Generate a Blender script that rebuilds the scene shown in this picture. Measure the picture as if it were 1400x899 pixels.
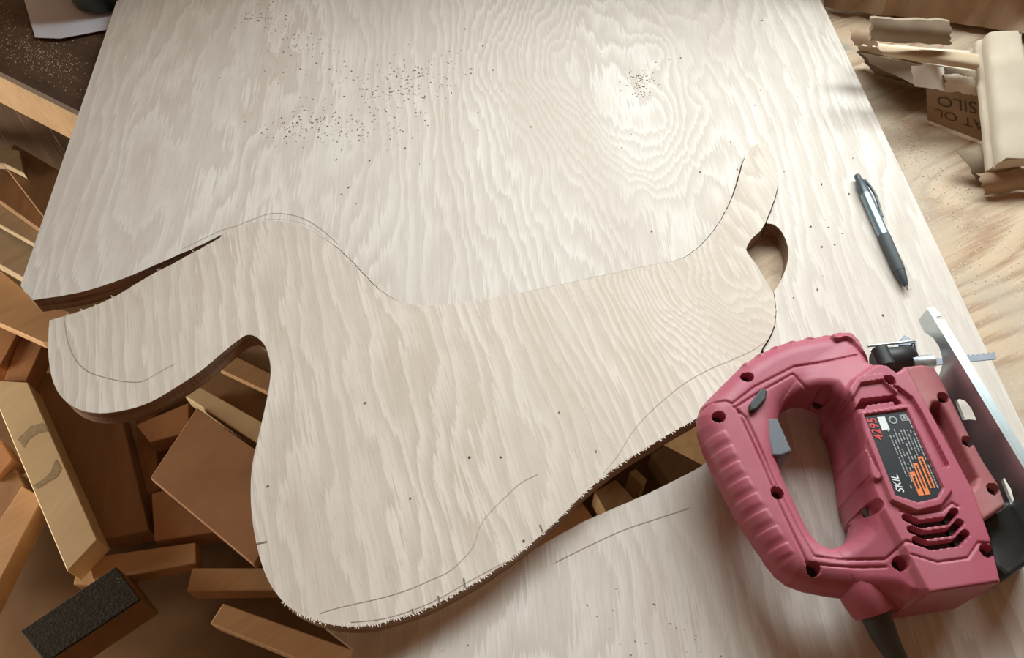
import bpy, bmesh, math, random
import numpy as np
from mathutils import Vector, noise as mnoise
from mathutils.geometry import delaunay_2d_cdt

# ------------------------------------------------------------------ clear
for o in list(bpy.data.objects):
    bpy.data.objects.remove(o, do_unlink=True)
scene = bpy.context.scene
COL = scene.collection
random.seed(7)

# ------------------------------------------------------------------ camera
CAM_H, PITCH, FPX = 0.57, math.radians(56.3), 1100.0
cd = bpy.data.cameras.new('camera')
cam = bpy.data.objects.new('camera', cd)
COL.objects.link(cam)
cam.location = (0, 0, CAM_H)
cam.rotation_euler = (math.radians(90) - PITCH, 0, 0)
cd.sensor_fit = 'HORIZONTAL'
cd.sensor_width = 36.0
cd.lens = 36.0 * FPX / 1400.0
cd.clip_start = 0.01
scene.camera = cam

# ------------------------------------------------------------------ world, window light, exposure
w = bpy.data.worlds.new('world')
scene.world = w
w.use_nodes = True
bg = w.node_tree.nodes['Background']
bg.inputs[0].default_value = (1.0, 0.52, 0.27, 1)
bg.inputs[1].default_value = 0.20

la = bpy.data.lights.new('window_daylight', 'AREA')
la.shape = 'RECTANGLE'
la.size, la.size_y = 1.12, 0.50
la.energy = 32.0
la.color = (0.88, 0.98, 1.0)
lo = bpy.data.objects.new('window_daylight', la)
COL.objects.link(lo)
lo.location = (0.44, 1.03, 0.69)
lo.rotation_euler = (math.radians(-90), 0, 0)

lb_ = bpy.data.lights.new('added_scrap_light', 'AREA')     # added unseen light, low at the left wall, to brighten the scrap wood
lb_.shape = 'RECTANGLE'
lb_.size, lb_.size_y = 0.90, 0.44
lb_.energy = 27.0
lb_.color = (1.0, 0.89, 0.72)
lbo = bpy.data.objects.new('added_scrap_light', lb_)
COL.objects.link(lbo)
lbo.location = (-1.51, 0.30, -0.25)
lbo.rotation_euler = (0, math.radians(-90), math.radians(0))

vs = scene.view_settings
vs.view_transform = 'Standard'
vs.look = 'None'
vs.gamma = 1.0
vs.use_curve_mapping = False
vs.exposure = 0.0

# ------------------------------------------------------------------ helpers
SP, CP = math.sin(PITCH), math.cos(PITCH)

def U(px, py, z=0.0):
    """point of the place seen at that spot of the photograph, on the level z"""
    xc = (px - 700.0) / FPX
    yc = (449.5 - py) / FPX
    dy = CP + yc * SP
    dz = -SP + yc * CP
    k = (z - CAM_H) / dz
    return (xc * k, dy * k, z)

def UZ(px, py, zf):
    z = 0.0
    for _ in range(6):
        p = U(px, py, z)
        z = zf(p[0], p[1])
    return U(px, py, z)

def P2(pts, z=0.0):
    return [U(x, y, z)[:2] for x, y in pts]

ROOT = {}

def tag(o, label=None, cat=None, group=None, kind=None):
    if label: o['label'] = label
    if cat: o['category'] = cat
    if group: o['group'] = group
    if kind: o['kind'] = kind
    return o

def thing(name, label, cat, loc, group=None):
    o = bpy.data.objects.new(name, None)
    o.empty_display_size = 0.02
    COL.objects.link(o)
    o.location = loc
    ROOT[o.name] = Vector(loc)
    return tag(o, label, cat, group)

def mk(name, verts, faces, mats, parent=None, smooth=False, midx=None, origin=None):
    """one mesh object; verts in place coordinates"""
    if parent is not None:
        off = ROOT[parent.name]
    elif origin is not None:
        off = Vector(origin)
    else:
        off = Vector((0, 0, 0))
    vs_ = [(v[0] - off[0], v[1] - off[1], v[2] - off[2]) for v in verts]
    me = bpy.data.meshes.new(name)
    me.from_pydata(vs_, [], [tuple(f) for f in faces])
    if not isinstance(mats, (list, tuple)): mats = [mats]
    for m in mats: me.materials.append(m)
    if midx is not None:
        me.polygons.foreach_set('material_index', list(midx))
    if smooth is True:
        me.polygons.foreach_set('use_smooth', [True] * len(me.polygons))
    elif isinstance(smooth, (int, float)) and smooth:
        me.polygons.foreach_set('use_smooth', [True] * len(me.polygons))
        me.set_sharp_from_angle(angle=math.radians(smooth))
    me.update()
    o = bpy.data.objects.new(name, me)
    COL.objects.link(o)
    if parent is not None:
        o.parent = parent
        ROOT[o.name] = off
    else:
        o.location = off
        ROOT[o.name] = off
    return o

class MB:
    def __init__(s): s.v, s.f = [], []
    def add(s, v, f):
        n = len(s.v); s.v += [tuple(p) for p in v]; s.f += [tuple(i + n for i in q) for q in f]; return s
    def prism(s, poly, z0, z1):
        """vertical prism over a polygon (xy), z0/z1 numbers or lists"""
        n = len(poly)
        a = sum(poly[i][0] * poly[(i + 1) % n][1] - poly[(i + 1) % n][0] * poly[i][1] for i in range(n))
        if a < 0: poly = poly[::-1]
        b = [(p[0], p[1], z0) for p in poly] + [(p[0], p[1], z1) for p in poly]
        f = [tuple(range(n))[::-1], tuple(range(n, 2 * n))]
        f += [(i, (i + 1) % n, n + (i + 1) % n, n + i) for i in range(n)]
        return s.add(b, f)
    def box(s, c, ax, ay, az, hx, hy, hz):
        c, ax, ay, az = map(Vector, (c, ax, ay, az))
        v = [c + ax * (i * hx) + ay * (j * hy) + az * (k * hz) for k in (-1, 1) for j in (-1, 1) for i in (-1, 1)]
        f = [(0, 2, 3, 1), (4, 5, 7, 6), (0, 1, 5, 4), (2, 6, 7, 3), (0, 4, 6, 2), (1, 3, 7, 5)]
        return s.add(v, f)
    def tube(s, pts, rad, seg=10, caps=True):
        pts = [Vector(p) for p in pts]
        if not isinstance(rad, (list, tuple)): rad = [rad] * len(pts)
        rings = []
        up = Vector((0, 0, 1))
        v, f = [], []
        for i, p in enumerate(pts):
            t = (pts[min(i + 1, len(pts) - 1)] - pts[max(i - 1, 0)]).normalized()
            a = t.cross(up)
            if a.length < 1e-4: a = t.cross(Vector((1, 0, 0)))
            a.normalize(); b = a.cross(t).normalized()
            for k in range(seg):
                an = 2 * math.pi * k / seg
                v.append(p + (a * math.cos(an) + b * math.sin(an)) * rad[i])
        for i in range(len(pts) - 1):
            for k in range(seg):
                k2 = (k + 1) % seg
                f.append((i * seg + k, i * seg + k2, (i + 1) * seg + k2, (i + 1) * seg + k))
        if caps:
            f.append(tuple(range(seg))); f.append(tuple((len(pts) - 1) * seg + k for k in range(seg))[::-1])
        return s.add(v, f)
    def build(s, name, mats, parent=None, smooth=False, origin=None):
        o = mk(name, s.v, s.f, mats, parent, smooth, origin=origin)
        bm = bmesh.new(); bm.from_mesh(o.data)
        bmesh.ops.recalc_face_normals(bm, faces=bm.faces)
        bm.to_mesh(o.data); bm.free()
        return o

def bevel(o, width, seg=2):
    m = o.modifiers.new('bevel', 'BEVEL'); m.width = width; m.segments = seg; m.limit_method = 'ANGLE'
    return o

def nz(x, y, z=0.0):
    return mnoise.noise(Vector((x, y, z)))

def spline(pts, step):
    """Catmull-Rom resample of an open list of 2D/3D points at about the given spacing"""
    P = [Vector(p) for p in pts]
    out = []
    for i in range(len(P) - 1):
        p0 = P[i - 1] if i else P[0] * 2 - P[1]
        p1, p2 = P[i], P[i + 1]
        p3 = P[i + 2] if i + 2 < len(P) else P[-1] * 2 - P[-2]
        n = max(1, int((p2 - p1).length / step))
        for k in range(n):
            t = k / n
            out.append(0.5 * ((2 * p1) + (p2 - p0) * t + (2 * p0 - 5 * p1 + 4 * p2 - p3) * t * t + (3 * p1 - p0 - 3 * p2 + p3) * t ** 3))
    out.append(P[-1])
    return [tuple(p) for p in out]

# ------------------------------------------------------------------ material nodes
class NT:
    def __init__(s, name):
        s.m = bpy.data.materials.new(name); s.m.use_nodes = True
        s.t = s.m.node_tree; s.b = s.t.nodes['Principled BSDF']
    def n(s, typ, **kw):
        nd = s.t.nodes.new(typ)
        for k, v in kw.items(): setattr(nd, k, v)
        return nd
    def put(s, sock, v):
        if hasattr(v, 'is_output') or isinstance(v, bpy.types.NodeSocket): s.t.links.new(v, sock)
        elif isinstance(v, (tuple, list)) and len(v) == 3 and sock.type == 'RGBA': sock.default_value = (*v, 1)
        else: sock.default_value = v
    def math(s, op, a, b=0.0, c=0.0):
        nd = s.n('ShaderNodeMath', operation=op)
        for i, v in enumerate((a, b, c)): s.put(nd.inputs[i], v)
        return nd.outputs[0]
    def coord(s, rot=0.0, loc=(0, 0, 0), scale=(1, 1, 1), rot3=None):
        tc = s.n('ShaderNodeTexCoord'); mp = s.n('ShaderNodeMapping')
        s.t.links.new(tc.outputs['Object'], mp.inputs[0])
        mp.inputs['Location'].default_value = loc
        mp.inputs['Rotation'].default_value = rot3 or (0, 0, rot)
        mp.inputs['Scale'].default_value = scale
        return mp.outputs[0]
    def scl(s, v, sc):
        nd = s.n('ShaderNodeVectorMath', operation='MULTIPLY')
        s.t.links.new(v, nd.inputs[0]); nd.inputs[1].default_value = sc
        return nd.outputs[0]
    def noise(s, v, scale=1.0, detail=2.0, rough=0.5, dist=0.0):
        nd = s.n('ShaderNodeTexNoise')
        s.t.links.new(v, nd.inputs['Vector'])
        nd.inputs['Scale'].default_value = scale; nd.inputs['Detail'].default_value = detail
        nd.inputs['Roughness'].default_value = rough; nd.inputs['Distortion'].default_value = dist
        return nd.outputs['Fac']
    def ramp(s, fac, stops, interp='LINEAR'):
        nd = s.n('ShaderNodeValToRGB'); cr = nd.color_ramp; cr.interpolation = interp
        while len(cr.elements) < len(stops): cr.elements.new(0.5)
        for e, (p, c) in zip(cr.elements, stops):
            e.position = p
            e.color = (c, c, c, 1) if isinstance(c, (int, float)) else (*c, 1)
        s.t.links.new(fac, nd.inputs[0])
        return nd.outputs[0]
    def mix(s, fac, a, b, mode='MIX'):
        nd = s.n('ShaderNodeMix', data_type='RGBA', blend_type=mode)
        s.put(nd.inputs[0], fac); s.put(nd.inputs[6], a); s.put(nd.inputs[7], b)
        return nd.outputs[2]
    def bump(s, h, strength=0.2, dist=0.001):
        nd = s.n('ShaderNodeBump'); nd.inputs['Strength'].default_value = strength
        nd.inputs['Distance'].default_value = dist
        s.t.links.new(h, nd.inputs['Height']); s.t.links.new(nd.outputs[0], s.b.inputs['Normal'])
    def out(s, col, rough=0.6, metal=0.0, spec=0.3):
        s.put(s.b.inputs['Base Color'], col)
        s.put(s.b.inputs['Roughness'], rough)
        s.b.inputs['Metallic'].default_value = metal
        s.b.inputs['Specular IOR Level'].default_value = spec
        return s.m

def oak(name, rot, off, lightc, midc, darkc, K=70.0, A=11.0, peaks=()):
    q = NT(name)
    p = q.coord(rot, off)
    sep = q.n('ShaderNodeSeparateXYZ'); q.t.links.new(p, sep.inputs[0])
    u = sep.outputs[0]
    big = q.noise(q.scl(p, (4.6, 1.7, 0)), 1.0, 1.6, 0.45, 0.3)
    med = q.noise(q.scl(p, (26, 7, 0)), 1.0, 2.0, 0.5)
    fib = q.noise(q.scl(p, (420, 15, 0)), 1.0, 2.0, 0.6)
    F = q.math('MULTIPLY', u, K)
    F = q.math('ADD', F, q.math('MULTIPLY', q.math('SUBTRACT', big, 0.5), A * 2))
    for (wx, wy, amp, su, sv) in peaks:
        cx = wx * math.cos(rot) - wy * math.sin(rot) + off[0]; cy = wx * math.sin(rot) + wy * math.cos(rot) + off[1]
        wn = q.n('ShaderNodeTexNoise'); q.t.links.new(q.scl(p, (11, 6, 0)), wn.inputs['Vector']); wn.inputs['Scale'].default_value = 1.0; wn.inputs['Detail'].default_value = 2.0
        wa = q.n('ShaderNodeVectorMath', operation='MULTIPLY_ADD'); q.t.links.new(wn.outputs['Color'], wa.inputs[0]); wa.inputs[1].default_value = (.16, .30, 0)
        q.t.links.new(p, wa.inputs[2])
        cx += .08; cy += .15
        sb_ = q.n('ShaderNodeVectorMath', operation='SUBTRACT'); q.t.links.new(wa.outputs[0], sb_.inputs[0]); sb_.inputs[1].default_value = (cx, cy, 0)
        ln = q.n('ShaderNodeVectorMath', operation='LENGTH'); q.t.links.new(q.scl(sb_.outputs[0], (1 / su, 1 / sv, 0)), ln.inputs[0])
        d2 = q.math('MULTIPLY', q.math('POWER', ln.outputs['Value'], 2.0), -1.0)
        F = q.math('ADD', F, q.math('MULTIPLY', q.math('EXPONENT', d2), amp))
    F = q.math('ADD', F, q.math('MULTIPLY', q.math('SUBTRACT', med, 0.5), 3.6))
    F = q.math('ADD', F, q.math('MULTIPLY', q.math('SUBTRACT', fib, 0.5), 1.25))
    fr = q.math('FRACT', F)
    band = q.ramp(fr, [(0.0, 0.15), (0.12, 1.0), (0.30, 0.75), (0.62, 0.30), (0.93, 0.0), (1.0, 0.15)])
    stren = q.ramp(q.noise(q.scl(p, (9, 3.0, 0)), 1.0, 2.0), [(0.33, 0.35), (0.66, 1.0)])
    fine = q.noise(q.scl(p, (1500, 40, 0)), 1.0, 1.0, 0.5)
    pores = q.ramp(fine, [(0.58, 0.0), (0.72, 1.0)])
    blotch = q.noise(q.scl(p, (16, 4, 0)), 1.0, 3.0, 0.6)
    c0 = q.mix(q.math('MULTIPLY', band, stren), midc, lightc)
    c1 = q.mix(q.math('MULTIPLY', pores, 0.34), c0, darkc)
    tint = q.ramp(blotch, [(0.32, (0.93, 0.90, 0.88)), (0.68, (1.0, 1.0, 1.0))])
    c2 = q.mix(1.0, c1, tint, 'MULTIPLY')
    q.bump(q.math('ADD', fib, q.math('MULTIPLY', pores, -0.5)), 0.10, 0.0006)
    return q.out(c2, 0.7, 0, 0.12)

def woody(name, c_light, c_dark, rot=0.0, sc=1.0, rough=0.65, contrast=1.0, spec=0.25, stretch=8.0):
    q = NT(name)
    p = q.coord(rot)
    n1 = q.noise(q.scl(p, (14 * sc * stretch / 4, 14 * sc / 2.5, 14 * sc)), 1.0, 4.0, 0.6, 0.6)
    n2 = q.noise(q.scl(p, (300 * sc, 14 * sc, 120 * sc)), 1.0, 2.0)
    f = q.math('ADD', q.math('MULTIPLY', n1, 0.7), q.math('MULTIPLY', n2, 0.3))
    col = q.ramp(f, [(0.5 - 0.17 / contrast, c_dark), (0.5 + 0.17 / contrast, c_light)])
    q.bump(n2, 0.12, 0.0006)
    return q.out(col, rough, 0, spec)

def plain(name, c, rough=0.5, metal=0.0, spec=0.4, var=0.0, vscale=60.0, bump=0.0):
    q = NT(name)
    p = q.coord()
    n = q.noise(p, vscale, 3.0, 0.6)
    d = tuple(x * (1 - var) for x in c)
    col = q.ramp(n, [(0.35, d), (0.65, c)])
    if bump: q.bump(n, bump, 0.001)
    return q.out(col, rough, metal, spec)

M = {}
M['oak_sheet'] = oak('oak_veneer_sheet', math.radians(-3), (0.37, 0.2, 0), (0.78, 0.738, 0.675), (0.61, 0.55, 0.485), (0.43, 0.365, 0.30), K=46, A=8,
                    peaks=((0.10, 0.72, 7.5, .10, .24), (0.17, 0.52, -3, .06, .10)))
M['oak_piece'] = oak('oak_veneer_cutout', math.radians(-17), (0.13, 0.55, 0), (0.78, 0.715, 0.64), (0.59, 0.51, 0.43), (0.41, 0.335, 0.265), K=72, A=6,
                    peaks=((0.20, 0.43, 9, .07, .11),))

def ply_edge():
    q = NT('plywood_edge')
    p = q.coord()
    w_ = q.noise(q.scl(p, (18, 18, 420)), 1.0, 2.0)
    col = q.ramp(w_, [(0.35, (0.20, 0.125, 0.08)), (0.65, (0.36, 0.245, 0.165))])
    q.bump(q.noise(p, 500, 2.0), 0.3, 0.001)
    return q.out(col, 0.8, 0, 0.15)
M['ply_edge'] = ply_edge()

def bench_fir():
    q = NT('bench_fir_plywood')
    p = q.coord(math.radians(62))
    big = q.noise(q.scl(p, (7, 2.0, 0)), 1.0, 2.0, 0.5, 0.5)
    fib = q.noise(q.scl(p, (260, 12, 0)), 1.0, 2.0, 0.6)
    sep = q.n('ShaderNodeSeparateXYZ'); q.t.links.new(p, sep.inputs[0])
    F = q.math('ADD', q.math('MULTIPLY', sep.outputs[0], 22), q.math('ADD', q.math('MULTIPLY', big, 11), q.math('MULTIPLY', fib, 0.8)))
    fr = q.math('FRACT', F)
    col = q.ramp(fr, [(0.0, (0.40, 0.25, 0.15)), (0.25, (0.60, 0.445, 0.295)), (0.65, (0.52, 0.365, 0.23)), (0.9, (0.33, 0.185, 0.105)), (1.0, (0.40, 0.25, 0.15))])
    dirt = q.ramp(q.noise(q.coord(), 9, 4, 0.6), [(0.36, 0.0), (0.62, 0.75)])
    col = q.mix(dirt, col, (0.46, 0.39, 0.30))
    spots = q.ramp(q.noise(q.coord(0, (3.1, 1.7, 0)), 26, 3, 0.6), [(0.66, 0.0), (0.72, 0.75)])
    col = q.mix(spots, col, (0.30, 0.305, 0.30))
    dust = q.ramp(q.noise(q.coord(), 420, 2, 0.6), [(0.62, 0.0), (0.7, 0.6)])
    col = q.mix(dust, col, (0.66, 0.54, 0.40))
    q.bump(fib, 0.25, 0.001)
    return q.out(col, 0.75, 0, 0.2)
M['bench_fir'] = bench_fir()

def bench_dark():
    q = NT('bench_dark_stained')
    p = q.coord(math.radians(30))
    n1 = q.noise(q.scl(p, (6, 30, 0)), 1.0, 4.0, 0.65, 0.4)
    col = q.ramp(n1, [(0.3, (0.055, 0.032, 0.020)), (0.55, (0.115, 0.068, 0.040)), (0.8, (0.25, 0.165, 0.10))])
    sp = q.ramp(q.noise(q.scl(p, (260, 380, 0)), 1.0, 3, 0.7), [(0.60, 0.0), (0.70, 0.7)])
    reg = q.ramp(q.noise(q.coord(), 14, 3, 0.6), [(0.42, 0.0), (0.60, 1.0)])
    col = q.mix(q.math('MULTIPLY', sp, reg), col, (0.46, 0.35, 0.24))
    q.bump(n1, 0.4, 0.002)
    return q.out(col, 0.6, 0, 0.3)
M['bench_dark'] = bench_dark()

M['pine'] = woody('pale_pine', (0.80, 0.65, 0.42), (0.68, 0.53, 0.32), 0.45, 0.8)
M['pine_warm'] = woody('aged_pine', (0.58, 0.40, 0.22), (0.42, 0.27, 0.14), 0.5, 0.8)
M['mdf'] = plain('brown_hardboard', (0.52, 0.30, 0.175), 0.7, 0, 0.2, 0.18, 14)
M['hard_red'] = woody('reddish_hardwood', (0.50, 0.27, 0.14), (0.40, 0.205, 0.10), 0.3, 1.0, 0.6)
M['hard_brown'] = woody('brown_hardwood', (0.36, 0.215, 0.115), (0.26, 0.15, 0.078), -0.2, 1.0, 0.6)
M['hard_tan'] = woody('tan_hardwood', (0.60, 0.385, 0.21), (0.49, 0.295, 0.155), 0.9, 1.0, 0.6)
M['grey_board'] = woody('greyed_board', (0.52, 0.42, 0.29), (0.40, 0.31, 0.20), 0.7, 1.0, 0.7)
M['floor'] = plain('floor_boards_dusty', (0.22, 0.125, 0.06), 0.75, 0, 0.2, 0.35, 7)
M['wall'] = plain('shop_wall', (0.50, 0.42, 0.34), 0.9, 0, 0.1, 0.1, 6)
M['frame'] = plain('window_frame_paint', (0.75, 0.72, 0.68), 0.5)

# ------------------------------------------------------------------ setting
FLOOR_Z = -0.56
BZ = -0.0188                       # top of the workbench
WALL_Y = 1.02
o = MB().prism([(-2.2, -1.6), (2.2, -1.6), (2.2, WALL_Y), (-2.2, WALL_Y)], FLOOR_Z - 0.03, FLOOR_Z).build('floor', M['floor'])
tag(o, 'dim brown workshop floor under the scrap wood', 'floor', kind='structure')
wb = MB()
X0, X1, Z0, Z1 = -0.15, 1.03, 0.42, 0.96
def xz(a, b, c, d):
    wb.box(((a + b) / 2, WALL_Y + 0.06, (c + d) / 2), (1, 0, 0), (0, 1, 0), (0, 0, 1), (b - a) / 2, 0.06, (d - c) / 2)
xz(-2.2, X0, FLOOR_Z, 2.0); xz(X1, 2.2, FLOOR_Z, 2.0); xz(X0, X1, FLOOR_Z, Z0); xz(X0, X1, Z1, 2.0)
o = wb.build('wall_back', M['wall']); tag(o, 'plain workshop wall behind the bench', 'wall', kind='structure')
wf = MB()
for (a, b, c, d) in ((X0, X0 + .03, Z0, Z1), (X1 - .03, X1, Z0, Z1), (X0, X1, Z0, Z0 + .03), (X0, X1, Z1 - .03, Z1)):
    wf.box(((a + b) / 2, WALL_Y - 0.003, (c + d) / 2), (1, 0, 0), (0, 1, 0), (0, 0, 1), (b - a) / 2, 0.012, (d - c) / 2)
o = wf.build('window_1', M['frame']); tag(o, 'painted window frame above the bench', 'window', kind='structure')

wl = MB()
def yz(a, b, c, d, x0=-1.62, x1=-1.50):
    wl.box(((x0 + x1) / 2, (a + b) / 2, (c + d) / 2), (1, 0, 0), (0, 1, 0), (0, 0, 1), (x1 - x0) / 2, (b - a) / 2, (d - c) / 2)
yz(-1.6, -.17, FLOOR_Z, 2.0); yz(.77, WALL_Y, FLOOR_Z, 2.0); yz(-.17, .77, -.01, 2.0); yz(-.17, .77, FLOOR_Z, -.50)  # gap near the floor is made for the added low light
o = wl.build('wall_left', M['wall']); tag(o, 'plain workshop wall beside the scrap wood', 'wall', kind='structure')

# workbench: its front edge runs obliquely under the sheet
ea, eb = Vector(U(0, 98, BZ)), Vector(U(108, 152, BZ))
ed = (eb - ea).normalized(); en = Vector((-ed.y, ed.x, 0))       # en points to the back
if en.y < 0: en = -en
def BL(s, t): p = ea + ed * s + en * t; return (p.x, p.y)
bench = thing('workbench', 'old wooden workbench with dark stained top and pale front rail under the plywood', 'workbench', (ea.x, ea.y, FLOOR_Z))
SJ = 0.42
def clip_wall(poly):
    out = []
    n = len(poly)
    for i in range(n):
        a, b = poly[i], poly[(i + 1) % n]
        ia, ib = a[1] <= WALL_Y - .02, b[1] <= WALL_Y - .02
        if ia: out.append(a)
        if ia != ib:
            t = (WALL_Y - .02 - a[1]) / (b[1] - a[1]); out.append((a[0] + (b[0] - a[0]) * t, WALL_Y - .02))
    return out
o = MB().prism(clip_wall([BL(-.75, 0), BL(SJ, 0), BL(SJ, 1.6), BL(-.75, 1.6)]), BZ - .010, BZ).build('tabletop_panel', M['bench_dark'], bench)
o['label'] = 'dark stained bench top with sawdust'
o = MB().prism(clip_wall([BL(SJ, 0), BL(1.65, 0), BL(1.65, 2.4), BL(SJ, 2.4)]), BZ - .010, BZ).build('tabletop_panel', M['bench_fir'], bench)
o['label'] = 'tan plywood bench top with paint spots'
def rail(name, s0, s1, t0, t1, z0, z1, m):
    return MB().prism([BL(s0, t0), BL(s1, t0), BL(s1, t1), BL(s0, t1)], z0, z1).build(name, m, bench)
rail('front_rail', -.75, 1.62, 0.001, .039, BZ - .010 - .058, BZ - .010, M['pine_warm'])
for s_ in (-.70, .62, 1.50):
    rail('leg', s_, s_ + .09, .039, .128, FLOOR_Z, BZ - .010, M['pine_warm'])

# ------------------------------------------------------------------ plywood sheet and cut-out
TH = 0.018
def sm(a, b, x):
    t = min(1, max(0, (x - a) / (b - a))); return t * t * (3 - 2 * t)
def z_sheet_near(x, y):
    off = -((x - ea.x) * en.x + (y - ea.y) * en.y)          # how far beyond the bench front
    return -0.012 * sm(0.0, 0.10, off)
def z_sheet(x, y):
    return z_sheet_near(x, y) if (x > -0.30 and y < 0.345) else 0.0
def z_piece(x, y):
    return 0.0012 + 0.034 * max(0.0, 0.42 - y) + 0.045 * max(0.0, y - 0.47)

cut_shared = [(300, 322), (320, 313), (345, 305.5), (375, 303), (405, 308), (430, 318), (450, 330), (470, 346), (490, 366), (510, 387),
              (530, 403), (550, 413), (575, 417), (600, 417), (640, 412), (700, 402), (760, 390), (820, 377), (880, 364), (925, 355),
              (945, 345), (965, 327), (985, 300), (1000, 270), (1008, 245), (1015, 222), (1025, 207), (1037, 202), (1048, 206),
              (1057, 220), (1063, 243), (1062, 265), (1055, 286), (1048, 305)]
sheet_left_cut = [(45, 410), (85, 404), (130, 394), (180, 376), (230, 354), (270, 337), (300, 322)]
hole_right = [(1048, 305), (1056, 306), (1066, 313), (1074, 327), (1078, 345), (1075, 365), (1067, 384), (1058, 399)]
right_shared = [(1058, 399), (1061, 418), (1060, 440), (1054, 460), (1043, 478)]
sheet_right_under = [(1043, 478), (1052, 505), (1040, 540), (1010, 585), (985, 615), (958, 637), (905, 665), (850, 690), (800, 712), (745, 742), (680, 780), (600, 825), (520, 850), (440, 853)]
piece_right_under = [(1043, 478), (1032, 505), (1010, 532), (985, 553), (950, 575)]
piece_lower = [(950, 575), (920, 592), (885, 613), (850, 635), (815, 662), (785, 690), (760, 715), (730, 742), (700, 765), (660, 792), (620, 815), (580, 835),
               (540, 848), (510, 856), (480, 858), (450, 855), (420, 846), (395, 832), (376, 812), (363, 790), (354, 765), (347, 735),
               (342, 700), (341, 660), (344, 630), (352, 595), (360, 560), (366, 530), (368.5, 507), (366, 488), (360, 472), (350, 462),
               (338, 459), (325, 467), (305, 483), (275, 508), (240, 531), (205, 551), (170, 562), (135, 566), (105, 560), (84, 545),
               (72, 525), (66, 500), (64, 470), (66, 437)]
piece_left_cut = [(66, 437), (90, 430), (120, 420), (160, 402), (200, 378), (240, 357), (280, 335), (300, 323.5)]
hole_left = [(1048, 305), (1040, 317), (1029, 327), (1022.5, 338), (1023, 344), (1035, 361), (1047, 381), (1058, 399)]

def lift(pts, zf): return [UZ(x, y, zf)[:2] for x, y in pts]
def rough(pts, amp, seed):
    out = []
    for i, p in enumerate(pts):
        a, b = pts[max(i - 1, 0)], pts[min(i + 1, len(pts) - 1)]
        tx, ty = b[0] - a[0], b[1] - a[1]; l = math.hypot(tx, ty) or 1
        d = nz(p[0] * 420, p[1] * 420, seed) * amp + nz(p[0] * 60, p[1] * 60, seed + 3) * amp * 0.5
        if i in (0, len(pts) - 1): d = 0
        out.append((p[0] - ty / l * d, p[1] + tx / l * d))
    return out

def slab(name, poly, zf, th, spacing, mats, parent=None):
    n = len(poly)
    xs = [p[0] for p in poly]; ys = [p[1] for p in poly]
    P = np.array(poly); Q = np.roll(P, -1, 0)
    gx, gy = np.meshgrid(np.arange(min(xs), max(xs), spacing), np.arange(min(ys), max(ys), spacing))
    G = np.stack([gx.ravel(), gy.ravel()], 1)
    d = sdf(G, poly)
    G = G[d > spacing * 0.4]
    verts = [Vector(p) for p in poly] + [Vector((float(a), float(b))) for a, b in G]
    vv, ee, ff, ov, oe, of = delaunay_2d_cdt(verts, [], [list(range(n))], 1, 1e-7)
    top = [(v.x, v.y, zf(v.x, v.y)) for v in vv]
    m = len(top)
    bot = [(v[0], v[1], v[2] - th) for v in top]
    faces = [tuple(f) for f in ff]; mi = [0] * len(faces)
    faces += [tuple(i + m for i in f)[::-1] for f in ff]; mi += [0] * len(ff)
    cnt = {}
    for f in ff:
        for i in range(len(f)):
            a, b = f[i], f[(i + 1) % len(f)]
            cnt[(a, b)] = 1
    for (a, b) in list(cnt):
        if (b, a) not in cnt:
            faces.append((b, a, a + m, b + m)); mi.append(1)
    o = mk(name, top + bot, faces, mats, parent, midx=mi)
    return o

def sdf(G, poly):
    """signed distance to a polygon, positive inside"""
    G = np.asarray(G, float)
    best = np.full(len(G), 1e9); ins = np.zeros(len(G), bool)
    n = len(poly)
    for i in range(n):
        a = np.array(poly[i]); b = np.array(poly[(i + 1) % n]); ab = b - a
        L = ab @ ab
        if L < 1e-16: continue
        t = np.clip(((G - a) @ ab) / L, 0, 1)
        q = a + t[:, None] * ab - G
        best = np.minimum(best, q[:, 0] ** 2 + q[:, 1] ** 2)
        c = (a[1] > G[:, 1]) != (b[1] > G[:, 1])
        with np.errstate(divide='ignore', invalid='ignore'):
            xi = a[0] + (G[:, 1] - a[1]) / (b[1] - a[1] if b[1] != a[1] else 1e-12) * ab[0]
        ins ^= c & (G[:, 0] < xi)
    r = np.sqrt(best)
    return np.where(ins, r, -r)

def pdist(G, line):
    best = np.full(len(G), 1e9)
    for i in range(len(line) - 1):
        a = np.array(line[i]); b = np.array(line[i + 1]); ab = b - a
        t = np.clip(((G - a) @ ab) / max(ab @ ab, 1e-16), 0, 1)
        q = a + t[:, None] * ab - G
        best = np.minimum(best, q[:, 0] ** 2 + q[:, 1] ** 2)
    return np.sqrt(best)

zero = lambda x, y: 0.0
cs = rough(spline(lift(cut_shared, zero), 0.0022), 0.0007, 1.0)
rs = rough(spline(lift(right_shared, zero), 0.0025), 0.0005, 2.0)
hr = spline(lift(hole_right, zero), 0.003)
slc = rough(spline(lift(sheet_left_cut, zero), 0.003), 0.0006, 4.0)
sru = rough(spline(lift(sheet_right_under, z_sheet_near), 0.003), 0.0005, 5.0)
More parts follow.
